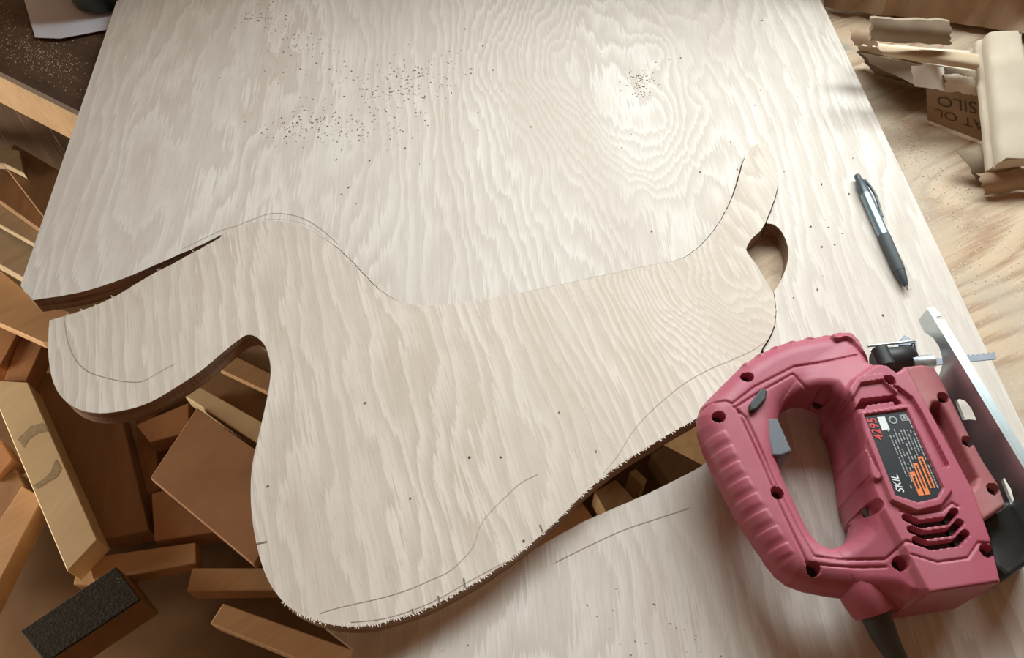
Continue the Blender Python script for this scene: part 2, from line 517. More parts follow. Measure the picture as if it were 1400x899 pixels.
# far edge and right edge of the sheet
le = Vector(U(28, 390)[:2]); lf = Vector(U(160, 0)[:2]); ldir = (lf - le).normalized()
rf = Vector(U(1122, 0)[:2]); rn = Vector(U(1317, 411)[:2]); rdir = (rf - rn).normalized()
FAR = 0.97
ltop = le + ldir * ((FAR - le.y) / ldir.y)
rtop = rn + rdir * ((FAR - rn.y) / rdir.y)
rbot = rn - rdir * ((rn.y - (-0.02)) / rdir.y)
near_left = [UZ(482, 886, z_sheet_near)[:2], UZ(462, 990, z_sheet_near)[:2]]
outline = slc + cs[1:] + hr[1:] + rs[1:] + sru[1:] + near_left + [(near_left[-1][0], -0.02)]
outline += [tuple(rbot)]
for k in range(1, 12):
    outline.append(tuple(rbot + (rtop - rbot) * (k / 12)))
outline += [tuple(rtop), tuple(ltop), tuple(le)]
chip = [U(33, 398)[:2], U(38, 402)[:2]]
outline += chip
sheet = slab('plywood_sheet', outline, z_sheet, TH, 0.009, [M['oak_sheet'], M['ply_edge']])
tag(sheet, 'large pale oak plywood sheet with a curvy shape sawn out of it', 'plywood')

def inset(poly, d):
    n = len(poly); out = []
    a = sum(poly[i][0] * poly[(i + 1) % n][1] - poly[(i + 1) % n][0] * poly[i][1] for i in range(n))
    s = 1 if a > 0 else -1
    for i in range(n):
        p, q = Vector(poly[i - 1]), Vector(poly[(i + 1) % n]); t = (q - p)
        if t.length < 1e-9: out.append(poly[i]); continue
        t.normalize(); out.append((poly[i][0] - t.y * d * s, poly[i][1] + t.x * d * s))
    return out
plc = rough(spline(lift(piece_left_cut, z_piece), 0.0016), 0.0006, 11.0)
pll = rough(spline(lift(piece_lower, z_piece), 0.0018), 0.00012, 12.0)
pru = spline(lift(piece_right_under, z_piece), 0.003)
hl = spline(lift(hole_left, z_piece), 0.002)
po = plc + cs[1:] + hl[1:] + rs[1:] + pru[1:] + pll[1:-1]
po = inset(po, 0.0010)
piece = slab('plywood_cutout', po, z_piece, TH, 0.02, [M['oak_piece'], M['ply_edge']])
tag(piece, 'sawn plywood cutout with hooked arm, rounded belly and thin upright tail', 'cutout')

# pencil lines drawn on the wood
M['pencil'] = plain('pencil_graphite', (0.20, 0.17, 0.15), 0.7)
M['scratch'] = plain('pencil_faint', (0.40, 0.335, 0.28), 0.7)
def ribbon(name, px, zf, width, mat, parent, h=0.00025):
    pts = spline(lift(px, zf), 0.004)
    v, f = [], []
    for i, p in enumerate(pts):
        a, b = pts[max(i - 1, 0)], pts[min(i + 1, len(pts) - 1)]
        t = Vector((b[0] - a[0], b[1] - a[1])).normalized()
        for s in (-1, 1):
            x, y = p[0] - t.y * s * width / 2, p[1] + t.x * s * width / 2
            v.append((x, y, zf(x, y) + h))
        if i: f.append((2 * i - 2, 2 * i - 1, 2 * i + 1, 2 * i))
    return mk(name, v, f, mat, parent)
ribbon('pencil_line', [(825, 647), (845, 622), (865, 590), (890, 562), (930, 528), (965, 507), (1000, 492), (1030, 478), (1050, 464)], z_piece, .00045, M['scratch'], piece)
ribbon('pencil_line', [(735, 648), (712, 660), (690, 680), (668, 702), (655, 722), (648, 745), (632, 765), (612, 782), (590, 792), (560, 805), (525, 816), (490, 824), (460, 831), (438, 838)], z_piece, .00045, M['scratch'], piece)
ribbon('pencil_line', [(88, 436), (93, 465), (103, 490), (120, 507), (145, 516), (170, 521), (195, 521), (220, 507), (240, 497)], z_piece, .00045, M['scratch'], piece)
ribbon('pencil_line', [(690, 768), (640, 795), (600, 818), (560, 835), (520, 846), (480, 850)], z_piece, .00045, M['scratch'], piece)
ribbon('pencil_line', [(362, 300), (385, 300), (410, 304), (430, 313), (448, 327)], z_piece, .00045, M['scratch'], piece)
ribbon('pencil_line', [(318, 311), (345, 300), (370, 292), (395, 293), (418, 300), (440, 314), (462, 333)], z_sheet, .00045, M['scratch'], sheet)
ribbon('pencil_line', [(250, 340), (275, 328), (300, 316), (318, 310)], z_sheet, .00045, M['scratch'], sheet)
ribbon('pencil_line', [(760, 768), (800, 748), (850, 725), (900, 708), (942, 694)], z_sheet_near, .00045, M['scratch'], sheet, h=.0004)
# saw nicks on the edge
for a, b in (((351, 743), (365, 740)), ((636, 802), (634, 790)), ((602, 826), (599, 814)), ((742, 727), (738, 717)), ((566, 838), (563, 832))):
    ribbon('saw_nick', [a, b], z_piece, .0012, M['pencil'], piece)
def spl(n, seed):
    r = random.Random(seed); mb = MB()
    L = pll[: int(len(pll) * 0.42)] * 6 + plc
    for _ in range(n):
        i = r.randrange(2, len(L) - 2); p = L[i]; t = Vector((L[i + 1][0] - L[i - 1][0], L[i + 1][1] - L[i - 1][1])).normalized()
        nrm = Vector((-t.y, t.x))
        a = Vector((p[0], p[1])) - nrm * 0.0008
        ln = r.uniform(.0008, .0026); wd = r.uniform(.0005, .0014); an = r.uniform(-.6, .6)
        dr = nrm * math.cos(an) * ln * r.choice((1, 1, -1)) + t * math.sin(an) * ln
        z = z_piece(*a) + .0004; e = a + dr; q = a + t * wd
        mb.add([(a.x, a.y, z), (q.x, q.y, z), (e.x, e.y, z + r.uniform(0, .0012)), ((a.x + q.x) / 2, (a.y + q.y) / 2, z - .001)], [(0, 1, 2), (0, 2, 3), (1, 3, 2), (0, 3, 1)])
    return mb
M['splinter'] = plain('pale_splinter', (0.74, 0.66, 0.57), 0.7)
o = spl(330, 3).build('edge_splinters', M['splinter'], piece); o['kind'] = 'stuff'

# ------------------------------------------------------------------ jigsaw
ZB = 0.0004
JC = U(1190, 640, 0.03)
saw = thing('jigsaw', 'rose red corded jigsaw lying on its side on the plywood sheet', 'jigsaw', (JC[0], JC[1], ZB))
ZMID = ZB + .033
ZTOP = ZB + .066

def dusty(name, c, dustc, amt, rough_=0.5):
    q = NT(name); p = q.coord()
    n = q.noise(p, 24, 4, 0.6); n2 = q.noise(p, 900, 2, 0.6)
    f = q.math('MULTIPLY', q.ramp(n, [(0.35, 0.15), (0.7, 1.0)]), amt)
    col = q.mix(f, c, dustc)
    q.bump(n2, 0.08, 0.0004)
    return q.out(col, rough_, 0, 0.35)
M['rose'] = dusty('rose_plastic', (0.36, 0.064, 0.105), (0.40, 0.14, 0.16), 0.6)
M['rose_dust'] = dusty('rose_plastic_dusty', (0.35, 0.090, 0.105), (0.37, 0.19, 0.17), 0.9, 0.7)
M['black'] = plain('black_plastic', (0.028, 0.028, 0.026), 0.5, 0, 0.4, 0.3, 90)
M['hole_dark'] = plain('recess_shade', (0.035, 0.018, 0.016), 0.6)  # near-black stands for the shade deep in screw holes and vents
M['grey_plastic'] = plain('grey_trigger', (0.11, 0.12, 0.135), 0.5)
M['zinc'] = plain('zinc_plate', (0.66, 0.76, 0.78), 0.36, 0.9, 0.5, 0.12, 40)  # bluish base colour carries the sky's reflection on the metal
M['steel'] = plain('blade_steel', (0.22, 0.24, 0.27), 0.5, 0.6, 0.5, 0.2, 80)
M['cord'] = plain('cord_rubber', (0.05, 0.052, 0.045), 0.6)
M['label'] = plain('black_label', (0.022, 0.025, 0.028), 0.35)
M['lab_white'] = plain('label_white', (0.66, 0.67, 0.66), 0.5)
M['lab_grey'] = plain('label_grey_print', (0.30, 0.31, 0.31), 0.5)
M['lab_red'] = plain('label_red', (0.62, 0.055, 0.05), 0.5)
M['lab_orange'] = plain('label_orange', (0.72, 0.20, 0.055), 0.5)

def field(name, poly_list, hfun, zfloor, mat, parent, g=0.0007, mirror=None):
    """height-field shell: clean outline, top z = hfun(points, d); underside mirrored about `mirror` or flat"""
    allp = [p for pl in poly_list for p in pl]
    x0, x1 = min(p[0] for p in allp) - g * 2, max(p[0] for p in allp) + g * 2
    y0, y1 = min(p[1] for p in allp) - g * 2, max(p[1] for p in allp) + g * 2
    xs = np.arange(x0, x1, g); ys = np.arange(y0, y1, g)
    nx, ny = len(xs), len(ys)
    gx, gy = np.meshgrid(xs, ys)
    G = np.stack([gx.ravel(), gy.ravel()], 1)
    def D(A):
        d = sdf(A, poly_list[0])
        for h in poly_list[1:]: d = np.minimum(d, -sdf(A, h))
        return d
    d = D(G)
    inside = (d > 0.0).reshape(ny, nx)
    keep = inside[:-1, :-1].astype(int) + inside[1:, :-1] + inside[:-1, 1:] + inside[1:, 1:]
    cell = keep >= 2
    used = np.zeros((ny, nx), bool)
    used[:-1, :-1] |= cell; used[1:, :-1] |= cell; used[:-1, 1:] |= cell; used[1:, 1:] |= cell
    # vertices touched by an open cell lie on the rim: project them on to the outline
    full = np.zeros((ny, nx), int)
    full[:-1, :-1] += cell; full[1:, :-1] += cell; full[:-1, 1:] += cell; full[1:, 1:] += cell
    rim = used & (full < 4)
    ri = np.where(rim.ravel())[0]
    e = 1e-5
    for _ in range(3):
        A = G[ri]; da = D(A)
        gxn = (D(A + [e, 0]) - D(A - [e, 0])) / (2 * e); gyn = (D(A + [0, e]) - D(A - [0, e])) / (2 * e)
        l = np.maximum(np.hypot(gxn, gyn), .3)
        G[ri] = A - (da / l)[:, None] * np.stack([gxn / l, gyn / l], 1)
    ui = np.where(used.ravel())[0]
    idx = -np.ones(nx * ny, int); idx[ui] = np.arange(len(ui))
    A = G[ui]; dd = np.maximum(D(A), 0); dd[rim.ravel()[ui]] = 0
    zt = hfun(A, dd)
    zb = np.full(len(A), zfloor) if mirror is None else np.maximum(2 * mirror - zt, zfloor)
    zb = np.minimum(zb, zt - 1e-4)
    n = len(A)
    cy, cx = np.where(cell)
    a = idx[cy * nx + cx]; b = idx[cy * nx + cx + 1]; c = idx[(cy + 1) * nx + cx + 1]; e_ = idx[(cy + 1) * nx + cx]
    top = np.stack([a, b, c, e_], 1)
    bot = np.stack([e_, c, b, a], 1) + n
    quads = np.concatenate([top, bot])
    # skirt
    E = np.concatenate([top[:, [0, 1]], top[:, [1, 2]], top[:, [2, 3]], top[:, [3, 0]]])
    key = E[:, 0].astype(np.int64) * n + E[:, 1]; rkey = E[:, 1].astype(np.int64) * n + E[:, 0]
    bd = E[~np.isin(key, rkey)]
    sk = np.stack([bd[:, 1], bd[:, 0], bd[:, 0] + n, bd[:, 1] + n], 1)
    quads = np.concatenate([quads, sk])
    V = np.concatenate([np.column_stack([A, zt]), np.column_stack([A, zb])])
    off = np.array(ROOT[parent.name])
    me = bpy.data.meshes.new(name)
    me.vertices.add(len(V)); me.vertices.foreach_set('co', (V - off).astype(np.float32).ravel())
    nq = len(quads)
    me.loops.add(nq * 4); me.loops.foreach_set('vertex_index', quads.astype(np.int32).ravel())
    me.polygons.add(nq); me.polygons.foreach_set('loop_start', np.arange(0, nq * 4, 4, dtype=np.int32))
    me.update(calc_edges=True); me.validate()
    me.polygons.foreach_set('use_smooth', [True] * len(me.polygons))
    me.set_sharp_from_angle(angle=math.radians(55))
    me.materials.append(mat)
    o = bpy.data.objects.new(name, me); COL.objects.link(o); o.parent = parent
    ROOT[o.name] = ROOT[parent.name]
    return o

def sstep(a, b, x):
    t = np.clip((x - a) / (b - a), 0, 1); return t * t * (3 - 2 * t)

# outline of the clamshell: handle loop on its middle level, motor housing on its top level
hz, tz = ZMID, ZTOP
out_px = [((1226, 508), tz), ((1206, 493), tz), ((1190, 476), ZB + .055), ((1181, 461), ZB + .050), ((1171, 451), ZB + .048), ((1160, 448.5), ZB + .047), ((1149, 452), ZB + .045),
          ((1138, 462), hz), ((1100, 467.5), hz), ((1065, 475), hz), ((1037, 487), hz), ((1012, 503), hz), ((990, 525), hz), ((970, 545), hz), ((957, 559), hz),
          ((952, 575), hz), ((953, 592), hz), ((961, 615), hz), ((974, 645), hz), ((989, 675), hz), ((1006, 706), hz), ((1026, 737), hz), ((1046, 767), hz), ((1060, 786), hz),
          ((1076, 799), hz), ((1100, 808), hz), ((1130, 814), hz), ((1160, 818), hz), ((1200, 826), hz), ((1226, 836), hz), ((1255, 818), tz), ((1273, 810), tz),
          ((1369, 795), tz), ((1362, 765), tz), ((1355, 735), tz), ((1331, 668), tz), ((1300, 611), tz), ((1270, 556), tz), ((1240, 500), tz)]
OUT = [U(p[0], p[1], z)[:2] for p, z in out_px]
hole_px = [(1060, 590), (1066, 566), (1086, 553), (1113, 552), (1133, 562), (1147, 582), (1155, 610), (1161, 645), (1166, 685), (1165, 716), (1157, 738), (1142, 750), (1127, 751),
           (1112, 741), (1099, 722), (1086, 695), (1073, 668), (1063, 640)]
HOLE = [p[:2] for p in spline([U(x, y, hz) for x, y in hole_px + hole_px[:1]], .003)][:-1]
BODY = P2([(1146, 556), (1172, 519), (1200, 500), (1240, 498), (1300, 611), (1331, 668), (1355, 735), (1369, 795), (1273, 810), (1245, 757), (1208, 690), (1178, 622)], tz)
rim_px = [(1171, 563), (1245, 552), (1303, 670), (1288, 690), (1254, 698), (1219, 683)]
lab_px = [(1181, 567), (1239, 559), (1289, 667), (1282, 681), (1255, 687), (1224, 677)]
RIM = P2(rim_px, tz + .003); LAB = P2(lab_px, tz + .002)
ZH = ZB + .050
grooves = [P2(l, z) for l, z in (
    ([(955, 556), (975, 547), (992, 547), (1001, 552), (1031, 529), (1086, 501), (1170, 489)], ZH),
    ([(1105, 531), (1084, 511), (1035, 538), (1007, 556), (1013, 570), (1046, 642), (1066, 690), (1103, 768)], ZH),
    ([(1003, 556), (1020, 571), (1067, 672), (1113, 760), (1205, 769), (1226, 750), (1246, 756)], ZH),
    ([(1103, 768), (1117, 771), (1206, 779)], ZH))]
fine_grooves = [P2(l, tz) for l in (
    [(1246, 757), (1282, 768), (1324, 762), (1338, 741), (1358, 742)],
    [(1231, 698), (1248, 702), (1288, 698), (1302, 687), (1310, 692)])]
ridges = [P2([(1150, 560), (1172, 521), (1206, 516), (1224, 534)], tz), P2([(1148, 557), (1170, 600), (1197, 652)], tz)]
lip = P2([(1147, 455), (1154, 452), (1163, 452), (1173, 460), (1184, 476), (1200, 491), (1222, 508)], ZB + .056)
channel = P2([(1226, 532), (1243, 545), (1256, 566), (1290, 633)], tz)
slotp = P2([(1170, 558), (1178, 545), (1222, 540), (1232, 551), (1224, 553), (1221, 548), (1186, 553), (1183, 558)], tz)
vents = [P2(l, tz) for l in ([(1239, 707), (1258, 716), (1296, 711), (1305, 699)], [(1246, 723), (1265, 731), (1302, 726), (1312, 714)], [(1253, 738), (1272, 746), (1309, 741), (1320, 729)])]
screws = [((1022, 514), ZH), ((983, 569), ZH), ((1128, 537), ZH), ((1216, 520), tz), ((1063, 673), ZH), ((1113, 776), ZH), ((1231, 770), ZB + .060), ((1194, 693), ZB + .060), ((1350, 752), tz)]
SCR = [U(p[0], p[1], z)[:2] for p, z in screws]
grip_line = P2([(975, 590), (1000, 645), (1035, 705), (1072, 765)], ZH)
grip2 = P2([(1000, 505), (1035, 484), (1075, 471), (1130, 463)], ZMID)

def body_h(A, d):
    R = .0175
    q = np.clip(1 - d / R, 0, 1)
    h = ZMID + R * np.sqrt(1 - q * q)
    dB = sdf(A, BODY)
    out_ = np.maximum(-dB, 0)
    slope = tz - .004 * sstep(0, .004, out_) - .42 * np.maximum(out_ - .002, 0)
    Rb = np.where(dB > 0, .0022, .0022 + np.minimum(out_, .010))
    qb = np.clip(1 - d / Rb, 0, 1)
    pl = np.where(dB > -.0005, slope - .0022 * (1 - np.sqrt(1 - np.clip(1 - d / .0022, 0, 1) ** 2)), ZMID + (slope - ZMID) * np.sqrt(np.maximum(1 - qb * qb, 0)))
    pl = np.where(out_ > .034, 0, pl)
    kk = .0025
    hm = np.clip(.5 + .5 * (pl - h) / kk, 0, 1)
    h = np.where(dB > -.0005, np.maximum(pl, h), h * (1 - hm) + pl * hm + kk * hm * (1 - hm))
    for gl in grooves:
        h -= .0014 * np.exp(-(pdist(A, gl) / .0008) ** 2)
    for gl in fine_grooves:
        h -= .0012 * np.exp(-(pdist(A, gl) / .0007) ** 2)
    for gl in ridges:
        h += .0028 * (1 - sstep(.0022, .0034, pdist(A, gl)))
    h += .0042 * (1 - sstep(.0026, .0044, pdist(A, lip)))
    h -= .0035 * (1 - sstep(.0026, .0036, pdist(A, channel)))
    dr = sdf(A, RIM); dl = sdf(A, LAB)
    h += .0030 * sstep(-.0006, .0006, dr) - .0018 * sstep(-.0004, .0004, dl)
    h -= .0090 * sstep(-.0003, .0005, sdf(A, slotp))
    for vl in vents:
        h -= .0070 * (1 - sstep(.0019, .0027, pdist(A, vl)))
    # moulded grip ribs
    a0 = np.array(grip_line[0]); ax = np.array(grip_line[-1]) - a0; L = np.hypot(*ax); ax /= L
    s = (A - a0) @ ax; dg = pdist(A, grip_line)
    ph = (s / .0125) % 1.0
    h += .0009 * (1 - sstep(.007, .010, dg)) * sstep(.0, .004, s) * (1 - sstep(L - .004, L, s)) * (sstep(.06, .16, ph) - sstep(.55, .95, ph))
    a0 = np.array(grip2[0]); ax = np.array(grip2[-1]) - a0; L2 = np.hypot(*ax); ax /= L2
    s = (A - a0) @ ax; dg = pdist(A, grip2)
    ph = (s / .0145) % 1.0
    h += .0026 * (1 - sstep(.005, .0085, dg)) * sstep(-.004, .004, s) * (1 - sstep(L2 - .010, L2, s)) * np.exp(-((ph - .5) / .16) ** 2)
    for c in SCR:
        r = np.hypot(A[:, 0] - c[0], A[:, 1] - c[1])
        h -= .0100 * (1 - sstep(.0040, .0047, r))
    return h
shell = field('body_shell', [OUT, HOLE], body_h, ZB + .002, M['rose'], saw, g=0.00065, mirror=ZMID)
shell['label'] = 'rose red moulded plastic housing with handle'
for (p, z), c in zip(screws, SCR):
    cA = np.array([c]); h0 = float(body_h(cA, np.minimum(sdf(cA, OUT), -sdf(cA, HOLE)))[0])
    mb = MB(); mb.tube([(c[0], c[1], h0 - .001), (c[0], c[1], h0 + .0012)], .0037, 14)
    mb.build('screw', M['hole_dark'], shell)
for vl in vents:
    mb = MB()
    for i in range(len(vl) - 1):
        a, b = Vector((*vl[i], 0)), Vector((*vl[i + 1], 0)); t = (b - a).normalized()
        mb.box(((a.x + b.x) / 2, (a.y + b.y) / 2, tz - .0066), t, (-t.y, t.x, 0), (0, 0, 1), (b - a).length / 2 + .001, .0021, .0003)
    mb.build('vent_shade', M['hole_dark'], shell)  # dark strips on the slot floors, painted as the shade inside

# label with its print (reads along the long side)
labz = ZTOP + .0013
lb = MB().prism(LAB, labz - .001, labz).build('rating_label', M['label'], saw)
lb['label'] = 'black rating label with white, red and orange print'
LA, LBv, LC = Vector(U(1224, 677, labz)), Vector(U(1181, 567, labz)), Vector(U(1289, 667, labz))
ru = (LBv - LA); RL = ru.length; ru.normalize()                # reading direction, away from the vents
rv = Vector((ru.y, -ru.x, 0))                                  # from the top line of the print to the last
LW = abs((LC - LA).dot(rv))
def LP(s, t, dz=.0003):
    p = LA + ru * (s * RL) + rv * (t * LW); return (p.x, p.y, labz + dz)
def lab_rect(name, s0, s1, t0, t1, m, dz=.00025):
    return mk(name, [LP(s0, t0, dz), LP(s0, t1, dz), LP(s1, t1, dz), LP(s1, t0, dz)], [(0, 1, 2, 3)], m, lb)
def text(name, s, loc, ax, size, m, parent, extrude=0.00005, align='LEFT', up=None, squash=1.0, shear=0.0):
    cu = bpy.data.curves.new('t', 'FONT'); cu.body = s; cu.size = size; cu.align_x = align; cu.extrude = extrude; cu.shear = shear; cu.offset = size * .012
    ob = bpy.data.objects.new('t', cu); COL.objects.link(ob)
    dg = bpy.context.evaluated_depsgraph_get(); dg.update()
    me0 = ob.evaluated_get(dg).to_mesh()
    vv = [v.co.copy() for v in me0.vertices]; ff = [tuple(p.vertices) for p in me0.polygons]
    ob.evaluated_get(dg).to_mesh_clear()
    bpy.data.objects.remove(ob, do_unlink=True); bpy.data.curves.remove(cu)
    ax = Vector(ax).normalized(); up = Vector(up) if up is not None else Vector((-ax.y, ax.x, 0)); nn = ax.cross(up)
    loc = Vector(loc)
    return mk(name, [loc + ax * v.x * squash + up * v.y + nn * v.z for v in vv], ff, m, parent)
text('maker_name', 'SKIL', LP(.02, .20), ru, .0068, M['lab_white'], lb, shear=.3)
text('model_number', '4295', LP(.66, .205), ru, .0086, M['lab_red'], lb, shear=.2)
lab_rect('white_patch', .78, .955, .255, .42, M['lab_white'])
lab_rect('square_mark', .875, .955, .74, .89, M['lab_grey']); lab_rect('square_mark_inner', .89, .94, .765, .865, M['label'], .0004); lab_rect('square_mark_core', .90, .93, .79, .84, M['lab_grey'], .0005)
mb = MB(); c = LP(.90, .565); mb.tube([(c[0], c[1], labz), (c[0], c[1], labz + .0003)], .0030, 18); mb.build('round_mark', M['lab_grey'], lb)
mb = MB(); mb.tube([(c[0], c[1], labz), (c[0], c[1], labz + .0005)], .0019, 18); mb.build('round_mark_inner', M['label'], lb)
r = random.Random(5)
rows = MB()
for k in range(9):
    t = .36 + k * .066
    s = .03 if k > 1 else .06
    end = .76 if k < 8 else .86
    while s < end:
        ln = r.uniform(.012, .05)
        blocked = any(t0 - .02 < t < t1 + .02 and s < s1 + .01 for (t0, t1, s1) in ((.46, .58, .25), (.60, .70, .35), (.75, .86, .42)))
        if not blocked and r.random() < .9:
            rows.add([LP(s, t), LP(s, t + .026), LP(s + ln, t + .026), LP(s + ln, t)], [(0, 1, 2, 3)])
        s += ln + .009
o = rows.build('fine_print', M['lab_grey'], lb); o['kind'] = 'stuff'
for (t0, t1, s1) in ((.46, .57, .25), (.60, .70, .35), (.75, .86, .42)):
    lab_rect('warning_box', -.03 if t0 < .7 else .04, s1, t0, t1, M['lab_orange'])
    rr = MB(); s = .05
    while s < s1 - .05:
        ln = r.uniform(.012, .03)
        rr.add([LP(s, t0 + .035, .0005), LP(s, t1 - .035, .0005), LP(s + ln, t1 - .035, .0005), LP(s + ln, t0 + .035, .0005)], [(0, 1, 2, 3)]); s += ln + .008
    o = rr.build('warning_print', M['label'], lb); o['kind'] = 'stuff'

# lock button and trigger
mb = MB(); mb.prism(P2([(1025, 552), (1040, 531), (1049, 533), (1047, 546), (1034, 560), (1025, 562)], ZB + .054), ZB + .036, ZB + .0548)
bevel(mb.build('lock_button', M['black'], saw), .0012)
mb = MB(); mb.prism(P2([(1044, 572), (1063, 571), (1083, 616), (1069, 622), (1056, 622)], ZB + .048), ZB + .018, ZB + .048)
bevel(mb.build('trigger', M['grey_plastic'], saw), .0012)

# lower gear housing between shell and sole
GEAR = P2([(1236, 500), (1262, 497), (1278, 500), (1290, 520), (1302, 545), (1322, 585), (1345, 628), (1366, 660), (1377, 690), (1345, 712), (1330, 690)], ZB + .050)
gz = ZB + .050
g_slot = P2([(1272, 562), (1276, 550), (1286, 549), (1296, 566), (1337, 652), (1334, 662), (1326, 672), (1300, 620)], gz)
g_scr = [U(1290, 543, gz)[:2], U(1324, 603, gz)[:2], U(1358, 668, gz)[:2]]
def gear_h(A, d):
    bev = .003; q = np.clip(1 - d / bev, 0, 1)
    h = gz - bev * (1 - np.sqrt(1 - q * q))
    for c in g_scr:
        r_ = np.hypot(A[:, 0] - c[0], A[:, 1] - c[1]); h = h - .008 * (1 - sstep(.0036, .0044, r_))
    return h
gear = field('gear_housing', [GEAR, g_slot], gear_h, ZB + .008, M['rose_dust'], saw, g=.0007)
MB().prism(inset(g_slot, -.001), ZB + .009, gz - .014).build('recess_floor', M['rose_dust'], gear)
for c in g_scr:
    mb = MB(); mb.tube([(c[0], c[1], gz - .0085), (c[0], c[1], gz - .0068)], .0034, 12); mb.build('screw', M['hole_dark'], gear)

# cord boot and cord
b0, b1 = Vector(U(1178, 800, ZB + .034)), Vector(U(1196, 838, ZB + .030))
pts = [b0 + (b1 - b0) * t for t in (-.3, 0, .35, .75, 1.0)]
MB().tube(pts, [.0155, .0165, .0165, .0150, .0135], 22).build('cord_boot', M['rose'], saw, smooth=50)
c0 = b1; cpts = [c0 - (b1 - b0) * .2, c0, Vector(U(1210, 870, ZB + .024)), Vector(U(1230, 905, ZB + .016)), Vector(U(1262, 960, ZB + .009)), Vector(U(1300, 1010, ZB + .008))]
cp = [Vector(p) for p in spline(cpts, .006)]
rad = [.0098 - .0045 * sm(0, .05, i * .006) for i in range(len(cp))]
MB().tube(cp, rad, 16).build('power_cord', M['cord'], saw, smooth=50)

# sole plate: upright plate beside the gear housing
SZ1 = ZB + .066
sa, sb = Vector(U(1268, 421, SZ1)), Vector(U(1400, 640, SZ1))
sd = (sb - sa); SL = sd.length; sd.normalize()
sn = Vector((sd.y, -sd.x, 0))
if sn.x < 0: sn = -sn
SLEN = .168
def SPt(s, z, t): p = sa + sd * s + sn * t; return (p.x, p.y, z)
def onplate(px, py):
    xc, yc = (px - 700.0) / FPX, (449.5 - py) / FPX
    d = Vector((xc, CP + yc * SP, -SP + yc * CP)); c_ = Vector((0, 0, CAM_H))
    k = (sa - c_).dot(sn) / d.dot(sn); p = c_ + d * k
    return ((p - sa).dot(sd), p.z)
fork = [onplate(*p) for p in ((1256, 437), (1259, 445), (1264, 454), (1276, 462), (1284, 474), (1288, 488), (1289, 497), (1284, 512), (1272, 526))]
prof = [(0, SZ1), (SLEN, SZ1), (SLEN, ZB + .002), (fork[-1][0] + .004, ZB + .002)] + fork[::-1]
prof[-1] = (0.0, fork[0][1])
win = [[onplate(*p) for p in ((1305, 547), (1312, 545), (1320, 548), (1328, 558), (1335, 574), (1325, 573), (1316, 574))],
       [onplate(*p) for p in ((1368, 656), (1373, 653), (1382, 668), (1386, 682), (1383, 692), (1376, 676))]]
nv = [Vector(p) for p in prof]; edges = []; faces_in = [list(range(len(prof)))]
pv = [Vector(p) for p in prof]
k0 = 0; E_ = [(i, (i + 1) % len(prof)) for i in range(len(prof))]
for wd in win:
    b = len(pv); pv += [Vector(p) for p in wd]; E_ += [(b + i, b + (i + 1) % len(wd)) for i in range(len(wd))]
vv, ee, ff, _, _, _ = delaunay_2d_cdt(pv, E_, [], 2, 1e-7)
T = .0022
Vs = [SPt(v.x, v.y, 0) for v in vv] + [SPt(v.x, v.y, T) for v in vv]
ff = [f for f in ff if not any(sdf([((vv[f[0]].x + vv[f[1]].x + vv[f[2]].x) / 3, (vv[f[0]].y + vv[f[1]].y + vv[f[2]].y) / 3)], wd)[0] > 0 for wd in win)]
m_ = len(vv); F_ = [tuple(f) for f in ff] + [tuple(i + m_ for i in f)[::-1] for f in ff]
he = set()
for f in ff:
    for i in range(len(f)): he.add((f[i], f[(i + 1) % len(f)]))
for (a, b) in he:
    if (b, a) not in he: F_.append((b, a, a + m_, b + m_))
sp = MB(); sp.add(Vs, F_)
sole = sp.build('sole_plate', M['zinc'], saw)
sole['label'] = 'silver metal sole plate'
# folded rims of the sole, top and bottom
for zc in (SZ1 - .0008, ZB + .003):
    mb = MB()
    s0 = .012
    mb.add([SPt(s0, zc - .0009, T), SPt(SLEN, zc - .0009, T), SPt(SLEN, zc - .0009, T + .0052), SPt(s0, zc - .0009, T + .0052),
            SPt(s0, zc + .0009, T), SPt(SLEN, zc + .0009, T), SPt(SLEN, zc + .0009, T + .0052), SPt(s0, zc + .0009, T + .0052)],
           [(0, 3, 2, 1), (4, 5, 6, 7), (0, 1, 5, 4), (1, 2, 6, 5), (2, 3, 7, 6), (3, 0, 4, 7)])
    if zc > ZB + .02:
        mb.add([SPt(0, zc - .0009, T), SPt(.0085, zc - .0009, T), SPt(.0085, zc - .0009, T + .0052), SPt(0, zc - .0009, T + .0030),
                SPt(0, zc + .0009, T), SPt(.0085, zc + .0009, T), SPt(.0085, zc + .0009, T + .0052), SPt(0, zc + .0009, T + .0030)],
               [(0, 3, 2, 1), (4, 5, 6, 7), (0, 1, 5, 4), (1, 2, 6, 5), (2, 3, 7, 6), (3, 0, 4, 7)])
    mb.build('rim', M['zinc'], sole)

# blade with teeth, plunger screw, roller, wire guard
bz = ZB + .031
q0, q1 = Vector(U(1258, 497, bz)), Vector(U(1362, 486, bz))
bd = (q1 - q0); BLn = bd.length; bd.normalize(); bn = Vector((-bd.y, bd.x, 0))
poly = [(0, -.0030), (BLn - .0015, -.0030), (BLn, .0030)]
nt = 15
for i in range(nt):
    s = BLn - (i + .2) * BLn / nt
    poly += [(s, .0036), (s - BLn / nt * .75, .0020)]
poly += [(0, .003)]
bp = [(q0 + bd * s + bn * t) for s, t in poly]
MB().prism([(p.x, p.y) for p in bp], bz - .0006, bz + .0006).build('blade', M['steel'], saw)
mb = MB(); cc = Vector(U(1266, 495, bz + .004)); mb.tube([cc - bd * .012, cc - bd * .002, cc + bd * .005, cc + bd * .007], [.0060, .0060, .0058, .0030], 16)
mb.build('blade_clamp_screw', M['zinc'], saw, smooth=50)
